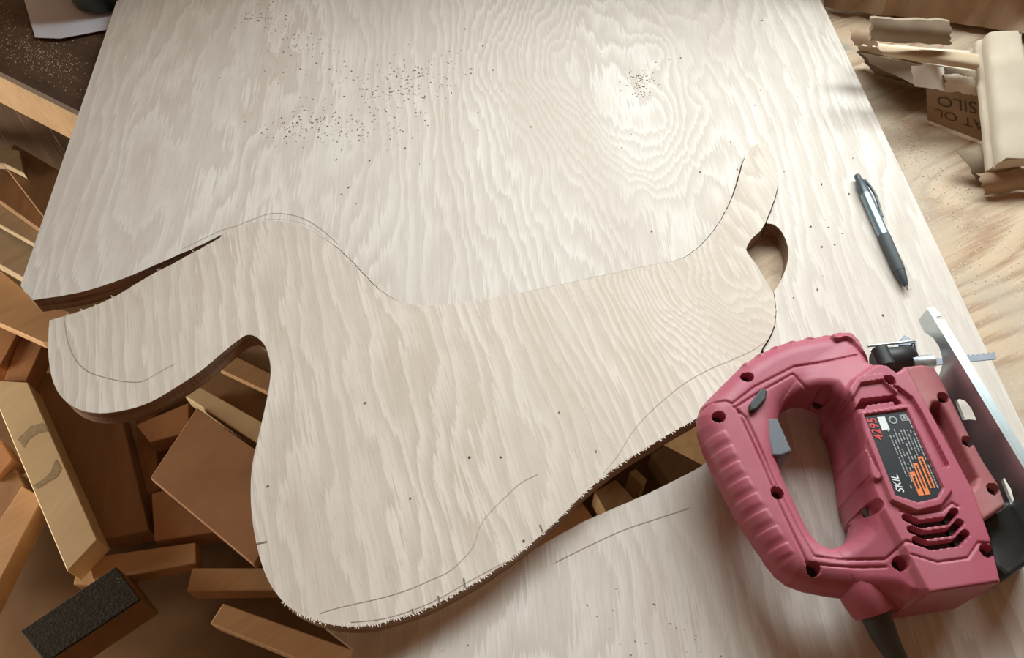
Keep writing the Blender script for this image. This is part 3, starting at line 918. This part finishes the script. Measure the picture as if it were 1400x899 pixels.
mb = MB(); cc = Vector(U(1222, 492, bz)); mb.tube([cc - bd * .016, cc - bd * .012, cc + bd * .012, cc + bd * .016], [.008, .0105, .0105, .008], 20)
mb.build('plunger_guide', M['black'], saw, smooth=40)
mb = MB(); cc = Vector(U(1206, 486, bz + .010)); mb.tube([cc - bn * .010, cc + bn * .006], .0065, 18); mb.build('guide_roller', M['black'], saw, smooth=40)
gz2 = ZB + .040
g0, g1, g2 = U(1186, 473, gz2), U(1251, 466, gz2), U(1253, 499, ZB + .018)
h0, h1 = U(1190, 479, gz2 - .006), U(1244, 472, gz2 - .006)
MB().tube([g0, g1], .0011, 8).tube([g1, g2], .0011, 8).tube([h0, h1, g1], .0011, 8).build('wire_guard', M['zinc'], saw, smooth=50)
mb = MB(); mb.prism(P2([(1229, 471), (1236, 458), (1244, 462), (1248, 472)], gz2 - .004), gz2 - .016, gz2 - .004); mb.build('guard_tab', M['steel'], saw)
mb = MB(); mb.prism(P2([(1242, 474), (1252, 471), (1254, 505), (1244, 505)], gz2 - .010), ZB + .012, gz2 - .010); mb.build('guard_plate', M['black'], saw)
# dust outlet behind the gear housing
mb = MB(); mb.prism(P2([(1340, 712), (1378, 682), (1400, 700), (1440, 745), (1380, 790), (1362, 775), (1352, 735)], ZB + .036), ZB + .003, ZB + .036)
bevel(mb.build('dust_port', M['black'], saw), .003)

# ------------------------------------------------------------------ pen
R_ = .0052
pa, pb = Vector(U(1171.5, 240, R_)), Vector(U(1240, 399, R_ * .6))
pd = (pb - pa); PL = pd.length; pd.normalize()
pen = thing('pen', 'grey click ballpoint pen with dark rubber grip lying on the plywood', 'pen', (pa.x, pa.y, 0))
M['pen_barrel'] = plain('pen_barrel_metallic', (0.22, 0.30, 0.34), 0.28, 0.6, 0.5)
M['pen_dark'] = plain('pen_dark_plastic', (0.055, 0.07, 0.08), 0.35)
M['pen_grip'] = plain('pen_rubber', (0.07, 0.08, 0.083), 0.65)
M['pen_tip'] = plain('pen_tip_chrome', (0.45, 0.48, 0.5), 0.25, 0.9)
def pseg(name, st, m):
    axisz = R_ + .0002
    pts, rr = [], []
    for s, r0 in st:
        p = pa + pd * (s * PL); pts.append((p.x, p.y, axisz)); rr.append(r0)
    return MB().tube(pts, rr, 20).build(name, m, pen, smooth=45)
pseg('click_button', [(0, .0026), (.01, .0030), (.06, .0030)], M['pen_dark'])
pseg('top_section', [(.05, .0036), (.07, .0046), (.185, .0050)], M['pen_dark'])
pseg('barrel', [(.18, .0049), (.2, .0051), (.55, .0052)], M['pen_barrel'])
pseg('grip', [(.545, .0050), (.57, .0055), (.70, .0053), (.83, .0053), (.85, .0049)], M['pen_grip'])
pseg('nose_cone', [(.845, .0047), (.90, .0040), (.955, .0023), (.965, .0018)], M['pen_dark'])
pseg('writing_tip', [(.96, .0013), (.985, .0011), (1.0, .0005)], M['pen_tip'])
pn_ = Vector((-pd.y, pd.x, 0))
if pn_.x < 0: pn_ = -pn_
cl = []
for s, off, zz in ((.06, .0040, .0075), (.12, .0064, .0075), (.20, .0080, .0072), (.30, .0072, .0066), (.375, .0060, .0060), (.395, .0066, .0058)):
    p = pa + pd * (s * PL) + pn_ * off; cl.append((p.x, p.y, zz))
MB().tube([tuple(p) for p in spline(cl, .003)], .0013, 8).build('clip', M['pen_dark'], pen, smooth=50)

# ------------------------------------------------------------------ paper and dark bottle on the dark end of the bench
def sheet_obj(name, px, zf, th, mat, label, cat, spacing=.012):
    pts = []
    n = len(px)
    for i in range(n):
        a, b = px[i], px[(i + 1) % n]
        for k in range(4): pts.append((a[0] + (b[0] - a[0]) * k / 4, a[1] + (b[1] - a[1]) * k / 4))
    poly = [UZ(x, y, zf)[:2] for x, y in pts]
    o = slab(name, poly, zf, th, spacing, [mat, mat])
    tag(o, label, cat)
    return o
M['paper'] = plain('white_paper', (0.72, 0.73, 0.80), 0.7, 0, 0.2, 0.06, 20)
zp = lambda x, y: BZ + .0012 + .0025 * (1 + nz(x * 18, y * 18, 4))
sheet_obj('paper_sheet', [(24, -30), (48, 51), (82, 52.5), (149, 40), (172, -30)], zp, .0005, M['paper'], 'white paper sheet lying on the dark bench top', 'paper')
M['bottle'] = plain('dark_green_black_plastic', (0.012, 0.018, 0.014), 0.3, 0, 0.5)
bc = Vector(U(140, -22, BZ + .02))
b_ax = (Vector(U(170, -46, BZ + .02)) - Vector(U(100, -8, BZ + .02))).normalized()
pot = thing('dark_container', 'black rounded plastic container standing on the white paper', 'container', (bc.x, bc.y, BZ + .005))
def lathe(name, c, prof, m, parent, seg=36):
    v, f = [], []
    for r0, z in prof:
        for k in range(seg):
            a = 2 * math.pi * k / seg; v.append((c[0] + r0 * math.cos(a), c[1] + r0 * math.sin(a), z))
    for i in range(len(prof) - 1):
        for k in range(seg):
            k2 = (k + 1) % seg; f.append((i * seg + k, i * seg + k2, (i + 1) * seg + k2, (i + 1) * seg + k))
    f.append(tuple(range(seg))[::-1]); f.append(tuple((len(prof) - 1) * seg + k for k in range(seg)))
    return mk(name, v, f, m, parent, smooth=45)
bz0 = BZ + .0045
lathe('container_body', bc, [(.034, bz0), (.040, bz0 + .004), (.042, bz0 + .03), (.041, bz0 + .055), (.032, bz0 + .066)], M['bottle'], pot)
lathe('container_lid', bc, [(.031, bz0 + .065), (.033, bz0 + .067), (.033, bz0 + .082), (.030, bz0 + .085)], M['black'], pot)

# ------------------------------------------------------------------ kraft paper pile at the far right
M['kraft'] = plain('kraft_paper', (0.43, 0.30, 0.195), 0.8, 0, 0.15, 0.16, 25, 0.3)
M['kraft_grey'] = plain('greyed_kraft_paper', (0.34, 0.265, 0.185), 0.8, 0, 0.15, 0.2, 25, 0.3)
M['cream'] = plain('cream_paper', (0.66, 0.565, 0.44), 0.8, 0, 0.15, 0.12, 16, 0.25)
M['tan'] = plain('tan_paper', (0.55, 0.42, 0.28), 0.8, 0, 0.15, 0.12, 20, 0.25)
M['white_in'] = plain('white_paper_inside', (0.76, 0.71, 0.63), 0.8, 0, 0.15, 0.1, 20, 0.2)

def quadpaper(name, c4, nu, nv, bow, th, mat, label, cat='paper', seed=0.0, crump=.0015, tear=.0, group=None, curl=None):
    """paper patch between four place points (a b far side, d c near side) with bow, crumple and torn rims"""
    a, b, c, d = map(Vector, c4)
    v = []
    for j in range(nv + 1):
        for i in range(nu + 1):
            s, t = i / nu, j / nv
            p = (a * (1 - s) + b * s) * (1 - t) + (d * (1 - s) + c * s) * t
            if tear:
                if i in (0, nu): p += (b - a).normalized() * nz(t * 5, seed, 1) * tear
                if j in (0, nv): p += (d - a).normalized() * (nz(s * 4, seed, 2) + .5 * nz(s * 23, seed, 5)) * tear * .7
            nrm = (b - a).cross(a - d).normalized()
            if nrm.z < 0: nrm = -nrm
            p += nrm * (bow * math.sin(math.pi * t) + crump * nz(p.x * 45, p.y * 45 + seed, seed) + (curl(s, t) if curl else 0))
            v.append(p)
    n = len(v)
    nrm = (b - a).cross(a - d).normalized()
    if nrm.z < 0: nrm = -nrm
    v += [p - nrm * th for p in v]
    W = nu + 1
    f = []
    for j in range(nv):
        for i in range(nu):
            q = (j * W + i, j * W + i + 1, (j + 1) * W + i + 1, (j + 1) * W + i); f.append(q); f.append(tuple(k + n for k in q)[::-1])
    for i in range(nu):
        f.append((i, i + n, i + 1 + n, i + 1)); k = nv * W; f.append((k + i, k + i + 1, k + i + 1 + n, k + i + n))
    for j in range(nv):
        f.append((j * W, (j + 1) * W, (j + 1) * W + n, j * W + n)); k = nu
        f.append((j * W + k, j * W + k + n, (j + 1) * W + k + n, (j + 1) * W + k))
    mb = MB(); mb.add(v, f)
    o = mb.build(name, mat, None, smooth=40)
    tag(o, label, cat, group)
    return o

# crumpled kraft bag slumped against the wall
def bagz(x, y):
    return BZ
quadpaper('kraft_bag', [(.30, .985, .30), (1.02, .97, .33), U(1500, 58, BZ + .012), U(1128, 10, BZ + .006)], 34, 24, .022, .0012, M['kraft'],
          'large crumpled brown kraft paper slumped behind the folded bags', 'paper', 3.0, .012)
quadpaper('paper_wad', [U(1186, 60, .030), U(1342, 72, .034), U(1344, 122, .020), U(1212, 92, .016)], 20, 12, .006, .045, M['kraft_grey'],
          'dark crumpled paper wad inside the stack under the pale folded sheets', 'paper', 21.0, .006, .004)
quadpaper('kraft_strip', [U(1192, 25, .085), U(1298, 29, .082), U(1297, 62, .062), U(1190, 56, .064)], 16, 8, .004, .006, M['kraft_grey'],
          'greyish brown folded paper strip on top of the torn paper stack', 'paper', 5.0, .002, .004)
quadpaper('paper_flap', [U(1163, 38, .050), U(1192, 40, .060), U(1200, 62, .055), U(1168, 62, .042)], 8, 6, .003, .0008, M['kraft'],
          'small torn brown paper flap at the stack end beside the plywood', 'paper', 6.0, .003, .004)
quadpaper('folded_paper', [U(1166, 58, .040), U(1336, 70, .050), U(1334, 94, .042), U(1175, 66, .034)], 20, 8, .006, .004, M['cream'],
          'pale tan folded paper, long and thin, sticking out of the stack', 'paper', 7.0, .0015, .002)
quadpaper('folded_paper', [U(1196, 62, .052), U(1338, 74, .058), U(1336, 96, .050), U(1214, 78, .044)], 20, 8, .005, .0012, M['tan'],
          'tan paper sheet with curved edge lying over the pale folded paper', 'paper', 8.0, .0015, .002)
quadpaper('kraft_layer', [U(1176, 68, .034), U(1262, 86, .036), U(1256, 114, .020), U(1190, 84, .022)], 12, 6, .003, .003, M['kraft_grey'],
          'dark brown bottom layer of paper under the torn stack', 'paper', 9.0, .002, .003)
quadpaper('curled_paper', [U(1246, 90, .038), U(1290, 92, .040), U(1296, 126, .026), U(1250, 118, .024)], 16, 12, .0, .0006, M['white_in'],
          'small white paper curling over a hollow brown fold', 'paper', 10.0, .001, .002, curl=lambda s, t: .010 * math.sin(math.pi * min(1, s * 1.05)) * (1 - .4 * t))
quadpaper('torn_paper', [U(1288, 100, .036), U(1338, 106, .038), U(1338, 130, .028), U(1292, 124, .026)], 16, 10, .004, .0008, M['cream'],
          'ragged torn cream paper edge between the white curl and the tall folded bag', 'paper', 11.0, .004, .005)
printed = quadpaper('printed_kraft_paper', [U(1266, 112, .022), U(1352, 118, .026), U(1356, 198, BZ + .003), U(1268, 164, BZ + .003)], 14, 10, .001, .0008, M['kraft'],
          'brown kraft paper printed with upside down capital letters beside the tall bag', 'paper', 12.0, .0)
tA, tB, tD, tC = Vector(U(1266, 112, .022)), Vector(U(1352, 118, .026)), Vector(U(1268, 164, BZ + .003)), Vector(U(1356, 198, BZ + .003))
M['ink'] = plain('faded_ink', (0.115, 0.08, 0.045), 0.8)
pnrm = (tB - tA).cross(tA - tD).normalized()
if pnrm.z < 0: pnrm = -pnrm
def tp(s, t):
    p = (tA * (1 - s) + tB * s) * (1 - t) + (tD * (1 - s) + tC * s) * t
    return p + pnrm * (.001 * math.sin(math.pi * t) + .0008)
def print_on(body, s0, t0, hs, ht):
    cu = bpy.data.curves.new('t', 'FONT'); cu.body = body; cu.size = 1.0
    ob = bpy.data.objects.new('t', cu); COL.objects.link(ob)
    dg = bpy.context.evaluated_depsgraph_get(); dg.update()
    me0 = ob.evaluated_get(dg).to_mesh()
    vv = [tp(s0 - v.co.x * hs, t0 + v.co.y * ht) for v in me0.vertices]; ff = [tuple(p.vertices) for p in me0.polygons]
    ob.evaluated_get(dg).to_mesh_clear(); bpy.data.objects.remove(ob, do_unlink=True); bpy.data.curves.remove(cu)
    mk('print_line', vv, ff, M['ink'], printed)
print_on('SILO', .80, .30, .32, .32)
print_on('AT OL', .90, .62, .27, .26)
quadpaper('torn_kraft', [U(1308, 206, .004), U(1360, 196, .010), U(1405, 238, .004), U(1338, 250, BZ + .004)], 14, 10, .003, .0010, M['kraft_grey'],
          'crumpled grey brown paper scrap under the foot of the tall folded bag', 'paper', 13.0, .003, .005)
quadpaper('torn_kraft', [U(1336, 238, .002), U(1420, 228, .006), U(1420, 258, BZ + .003), U(1346, 266, BZ + .003)], 14, 8, .005, .0010, M['kraft'],
          'curled brown paper scrap lying on the bench in front of the tall folded bag', 'paper', 14.0, .0025, .005)
tall = thing('folded_paper_bag', 'tall cream folded paper bag lying on the paper pile', 'paper bag', U(1370, 150, BZ))
def loft(name, A0, A1, B0, B1, w0, zfn, m, n=24, k=10):
    """rounded folded packet between far edge A0-A1 and near edge B0-B1"""
    v, f = [], []
    sec = [(0, 0), (0.0, .55), (.05, .9), (.15, 1), (.5, 1.08), (.85, 1), (.95, .85), (1, .5), (1, 0)]
    for j in range(n + 1):
        t = j / n
        L0 = Vector(A0) * (1 - t) + Vector(B0) * t; R0 = Vector(A1) * (1 - t) + Vector(B1) * t
        for s, hh in sec:
            p = L0 * (1 - s) + R0 * s
            e = nz(p.x * 60, p.y * 60, 2) * .0018
            rag = nz(s * 9, t * 3, 8) * .004 if j in (0, n) else 0
            v.append((p.x, p.y + rag, p.z + w0 * hh + e))
    W = len(sec)
    for j in range(n):
        for i in range(W - 1): f.append((j * W + i, j * W + i + 1, (j + 1) * W + i + 1, (j + 1) * W + i))
        f.append((j * W + W - 1, j * W, (j + 1) * W, (j + 1) * W + W - 1))
    f.append(tuple(range(W))[::-1]); f.append(tuple(n * W + i for i in range(W)))
    mb = MB(); mb.add(v, f)
    return mb.build(name, m, tall, smooth=60)
zf_, zn_ = .056, .000
loft('folded_layer', U(1330, 62, zf_ - .002), U(1372, 58, zf_ - .002), U(1347, 236, zn_), U(1390, 232, zn_), .007, None, M['cream'])
loft('folded_layer', U(1342, 57, zf_ + .004), U(1391, 57, zf_ + .004), U(1358, 231, zn_ + .006), U(1418, 226, zn_ + .006), .012, None, M['cream'])

# ------------------------------------------------------------------ scrap wood below the bench
def scrap(name, px, zt, th, mat, label, bev=.0012, group=None):
    poly = P2(px, zt)
    c = (sum(p[0] for p in poly) / len(poly), sum(p[1] for p in poly) / len(poly))
    mb = MB().prism(poly, zt - th, zt)
    o = mb.build(name, mat, None, origin=(c[0], c[1], zt - th))
    bevel(o, bev, 1)
    tag(o, label, 'offcut', group)
    return o
L1, L2, L3, L4 = -.52, -.48, -.44, -.40
pine_b = scrap('pine_board', [(-18, 519), (38, 522), (133, 737), (92, 781)], L3, .04, M['pine'], 'bright pale pine board with grey smudges and an angled end')
M['smudge'] = plain('grey_smudge', (0.50, 0.41, 0.27), 0.8, 0, 0.1, 0.25, 200)
ROOT[pine_b.name] = Vector(pine_b.location)
for sm_px in ([(24, 600), (42, 582), (58, 578), (66, 590), (52, 592), (40, 600), (33, 612)], [(76, 627), (84, 640), (78, 652), (64, 660), (52, 668), (44, 664), (60, 654), (70, 644)]):
    mk('smudge', [(p[0], p[1], L3 + .0003) for p in P2(sm_px, L3)], [tuple(range(len(sm_px)))[::-1]], M['smudge'], pine_b)
scrap('dark_board', [(20, 512), (150, 505), (203, 724), (135, 738)], L2, .04, M['hard_brown'], 'wide dark brown board beside the bright pine board')
scrap('red_block', [(183, 545), (212, 560), (216, 670), (192, 679)], L1, .04, M['hard_red'], 'narrow reddish wooden block between the wide dark board and the square panel')
scrap('cross_board', [(186, 580), (258, 550), (258, 590), (205, 604)], L2 - .003, .035, M['hard_red'], 'reddish board lying across under the hooked arm of the cutout')
scrap('square_panel', [(205, 653), (269, 557), (415, 660), (347, 772)], L3, .018, M['mdf'], 'square brown hardboard panel turned on its corner')
scrap('pine_strip', [(252, 541), (271, 527), (410, 606), (396, 634)], L3 - .004, .03, M['pine'], 'pale pine strip along the upper edge of the square panel')
scrap('red_block', [(207, 674), (262, 660), (345, 715), (292, 727), (211, 739)], L2, .04, M['hard_red'], 'reddish block half under the lower corner of the square panel')
scrap('tan_board', [(120, 762), (267, 741), (268, 769), (128, 796)], L2, .03, M['hard_tan'], 'tan board end pointing at the black abrasive block')
scrap('tan_board', [(263, 776), (420, 776), (420, 806), (255, 808)], L2, .035, M['hard_tan'], 'tan board lying level beside the rounded belly of the cutout')
scrap('orange_board', [(305, 824), (500, 894), (480, 930), (287, 852)], L3, .03, M['hard_tan'], 'orange tan board running in under the near end of the cutout')
scrap('tan_chip', [(103, 783), (153, 773), (140, 800), (100, 799)], L2 - .01, .03, M['pine_warm'], 'small pale wood chip tucked against the black abrasive block')
blk = thing('sanding_block', 'wooden block faced with black gritty abrasive', 'sanding block', U(120, 840, FLOOR_Z))
def grit():
    q = NT('black_grit'); p = q.coord()
    n = q.noise(p, 260, 3, 0.7); s = q.ramp(q.noise(p, 480, 1, .5), [(0.68, 0.0), (0.74, 1.0)])
    reg = q.ramp(q.noise(p, 40, 2), [(0.45, 0.0), (0.6, 1.0)])
    col = q.ramp(n, [(0.3, (0.018, 0.017, 0.015)), (0.7, (0.060, 0.054, 0.046))])
    col = q.mix(q.math('MULTIPLY', s, reg), col, (0.24, 0.21, 0.17)); q.bump(n, 0.6, .002)
    return q.out(col, 0.8, 0, 0.2)
M['grit'] = grit()
jp = [(158, 774), (192, 819), (62, 905), (28, 862)]
o = MB().prism(P2(jp, L3 - .004), L2 - .03, L3 - .004).build('block_body', M['hard_brown'], blk); bevel(o, .002, 2)
o = MB().prism(P2(jp, L3), L3 - .004, L3).build('abrasive_face', M['grit'], blk); bevel(o, .001, 1); o['label'] = 'black gritty abrasive face'
scrap('brown_board', [(30, 664), (58, 680), (-20, 832), (-60, 800)], L2, .035, M['hard_tan'], 'brown board slanting away under the bright pine board')
scrap('red_chip', [(-30, 588), (0, 600), (17, 628), (-5, 655), (-40, 640)], L2, .04, M['hard_red'], 'reddish wedge left of the bright pine board')
scrap('dark_board', [(-60, 700), (20, 640), (34, 664), (-60, 800)], L2 - .01, .04, M['hard_brown'], 'dark brown board beneath the slanting brown board')
scrap('red_block', [(-30, 440), (28, 449), (0, 500), (-40, 512)], L3, .035, M['hard_red'], 'reddish block below the broad tan board')
scrap('red_block', [(26, 462), (60, 468), (36, 520), (6, 518)], L3 - .01, .035, M['hard_red'], 'second reddish block, next to the hooked arm tip')
scrap('tan_board', [(-40, 335), (48, 408), (112, 432), (150, 470), (58, 468), (-40, 424)], L4, .018, M['hard_tan'], 'broad tan board under the corner of the plywood sheet')
# long boards under the bench front
scrap('grey_plank', [(-60, 280), (48, 336), (70, 350), (52, 395), (25, 376), (-60, 328)], -.375, .023, M['grey_board'], 'wide pale grey plank under the bench beside the tan board')
scrap('pale_plank', [(-60, 222), (70, 322), (70, 345), (44, 332), (-60, 274)], -.35, .013, M['grey_board'], 'pale plank under the bench above the wide grey plank')
scrap('brown_plank', [(-60, 180), (95, 305), (85, 335), (-60, 232)], -.332, .017, M['hard_brown'], 'brown plank on edge under the bench between pale planks')
scrap('dark_plank', [(18, 196), (110, 250), (120, 330), (62, 300), (5, 226)], -.30, .03, M['hard_brown'], 'dark brown plank farthest under the bench rail')
o = MB().box((-.78, 1.000, -.345), (1, 0, 0), (0, 1, .02), (0, -.02, 1), .42, .009, .21).build('shade_board', M['bench_dark'], None, origin=(-.78, 1.000, FLOOR_Z))  # added board, its black-brown colour stands for the shade under the bench
tag(o, 'dark board added behind the planks for the shade under the bench', 'board')
scrap('grey_chip', [(-40, 196), (27, 205), (34, 238), (6, 224), (-40, 222)], -.285, .012, M['grey_board'], 'pointed grey board end under the bench rail')
# seen through the notch of the cutout
scrap('grey_plank', [(318, 462), (430, 500), (430, 560), (366, 524), (300, 490)], L3, .03, M['grey_board'], 'grey board under the notch of the cutout, crossed by thin shavings')
scrap('tan_plank', [(285, 482), (310, 480), (430, 540), (430, 566), (300, 505)], L3 + .012, .0118, M['hard_tan'], 'thin tan strip under the notch of the cutout')
scrap('brown_plank', [(262, 500), (300, 502), (440, 578), (430, 620), (256, 532)], L2, .03, M['hard_brown'], 'brown board between the tan strip and the pale pine strip')
# seen through the gap beside the jigsaw
scrap('pine_block', [(812, 672), (842, 655), (876, 690), (900, 730), (850, 740)], L3, .10, M['pine_warm'], 'pine block with curved grain lines in the gap beside the jigsaw')
scrap('pine_chip', [(860, 646), (869, 640), (885, 655), (879, 663)], L2, .06, M['pine'], 'small bright pine chip in the gap beside the jigsaw')
scrap('brown_plank', [(690, 770), (792, 680), (806, 700), (835, 745), (760, 800)], L2, .05, M['hard_red'], 'reddish brown board in the narrow end of the gap beside the jigsaw')
scrap('dark_board', [(890, 620), (990, 560), (1060, 640), (930, 680)], L2, .04, M['grey_board'], 'shadowed grey board in the gap under the jigsaw handle')

# ------------------------------------------------------------------ sawdust
M['dust_dark'] = plain('sawdust_brown', (0.26, 0.175, 0.115), 0.8)
M['dust_pale'] = plain('sawdust_pale', (0.66, 0.56, 0.45), 0.8)
def chips(name, clusters, n, zf, smin, smax, seed, mat, label, dark=None):
    r = random.Random(seed); mb = MB()
    for _ in range(n):
        cx, cy, sx, sy, an = r.choice(clusters)
        a, b = r.gauss(0, sx), r.gauss(0, sy)
        px, py = cx + a * math.cos(an) - b * math.sin(an), cy + a * math.sin(an) + b * math.cos(an)
        if zf is z_sheet and py < 2: continue
        p = UZ(px, py, zf)
        L = r.uniform(smin, smax); t = r.uniform(0, math.pi)
        ax = Vector((math.cos(t), math.sin(t), 0)); ay = Vector((-ax.y, ax.x, 0))
        mb.box((p[0], p[1], p[2] + L * .28), ax, ay, (0, 0, 1), L * .55, L * .32, L * .30)
    o = mb.build(name, mat); tag(o, label, 'sawdust', kind='stuff')
    return o
cl_main = [(360, 25, 25, 10, 0), (420, 60, 25, 12, 0), (425, 165, 14, 16, 0), (390, 180, 18, 12, 0), (475, 175, 22, 12, 0), (460, 100, 50, 12, 0.1),
           (560, 110, 14, 12, 0), (540, 130, 35, 12, 0), (590, 105, 30, 15, 0), (520, 170, 40, 20, 0), (870, 115, 14, 10, .4), (880, 110, 8, 6, 0)]
chips('sawdust', cl_main, 430, z_sheet, .0005, .0014, 1, M['dust_dark'], 'scattered brown sawdust crumbs on the far half of the plywood sheet')
chips('sawdust', cl_main, 330, z_sheet, .0005, .0013, 2, M['dust_pale'], 'scattered pale sawdust crumbs on the far half of the plywood sheet')
chips('sawdust', [(650, 80, 90, 60, 0), (500, 230, 90, 40, 0), (950, 130, 60, 80, 0), (1120, 330, 60, 90, 0)], 60, z_sheet, .0006, .0016, 3, M['dust_dark'], 'loose dark specks spread thinly over the plywood sheet')
chips('sawdust', [(640, 560, 150, 80, 0)], 8, z_piece, .0008, .0016, 4, M['dust_dark'], 'few dark specks on the rounded body of the cutout')
chips('sawdust', [(740, 840, 110, 25, 0), (900, 860, 60, 20, 0)], 26, z_sheet_near, .0006, .0013, 5, M['dust_pale'], 'pale crumbs on the near strip of the plywood sheet')
zb_ = lambda x, y: BZ
chips('sawdust', [(1250, 200, 25, 14, .8), (1290, 260, 35, 16, .6), (1340, 330, 40, 40, 0)], 420, zb_, .0004, .0011, 6, M['dust_pale'], 'sawdust grit on the tan bench top beside the paper pile')
chips('sawdust', [(30, 60, 35, 20, .5), (70, 85, 30, 14, .5)], 520, zb_, .0004, .0012, 8, M['dust_pale'], 'pale sawdust on the dark stained bench top')
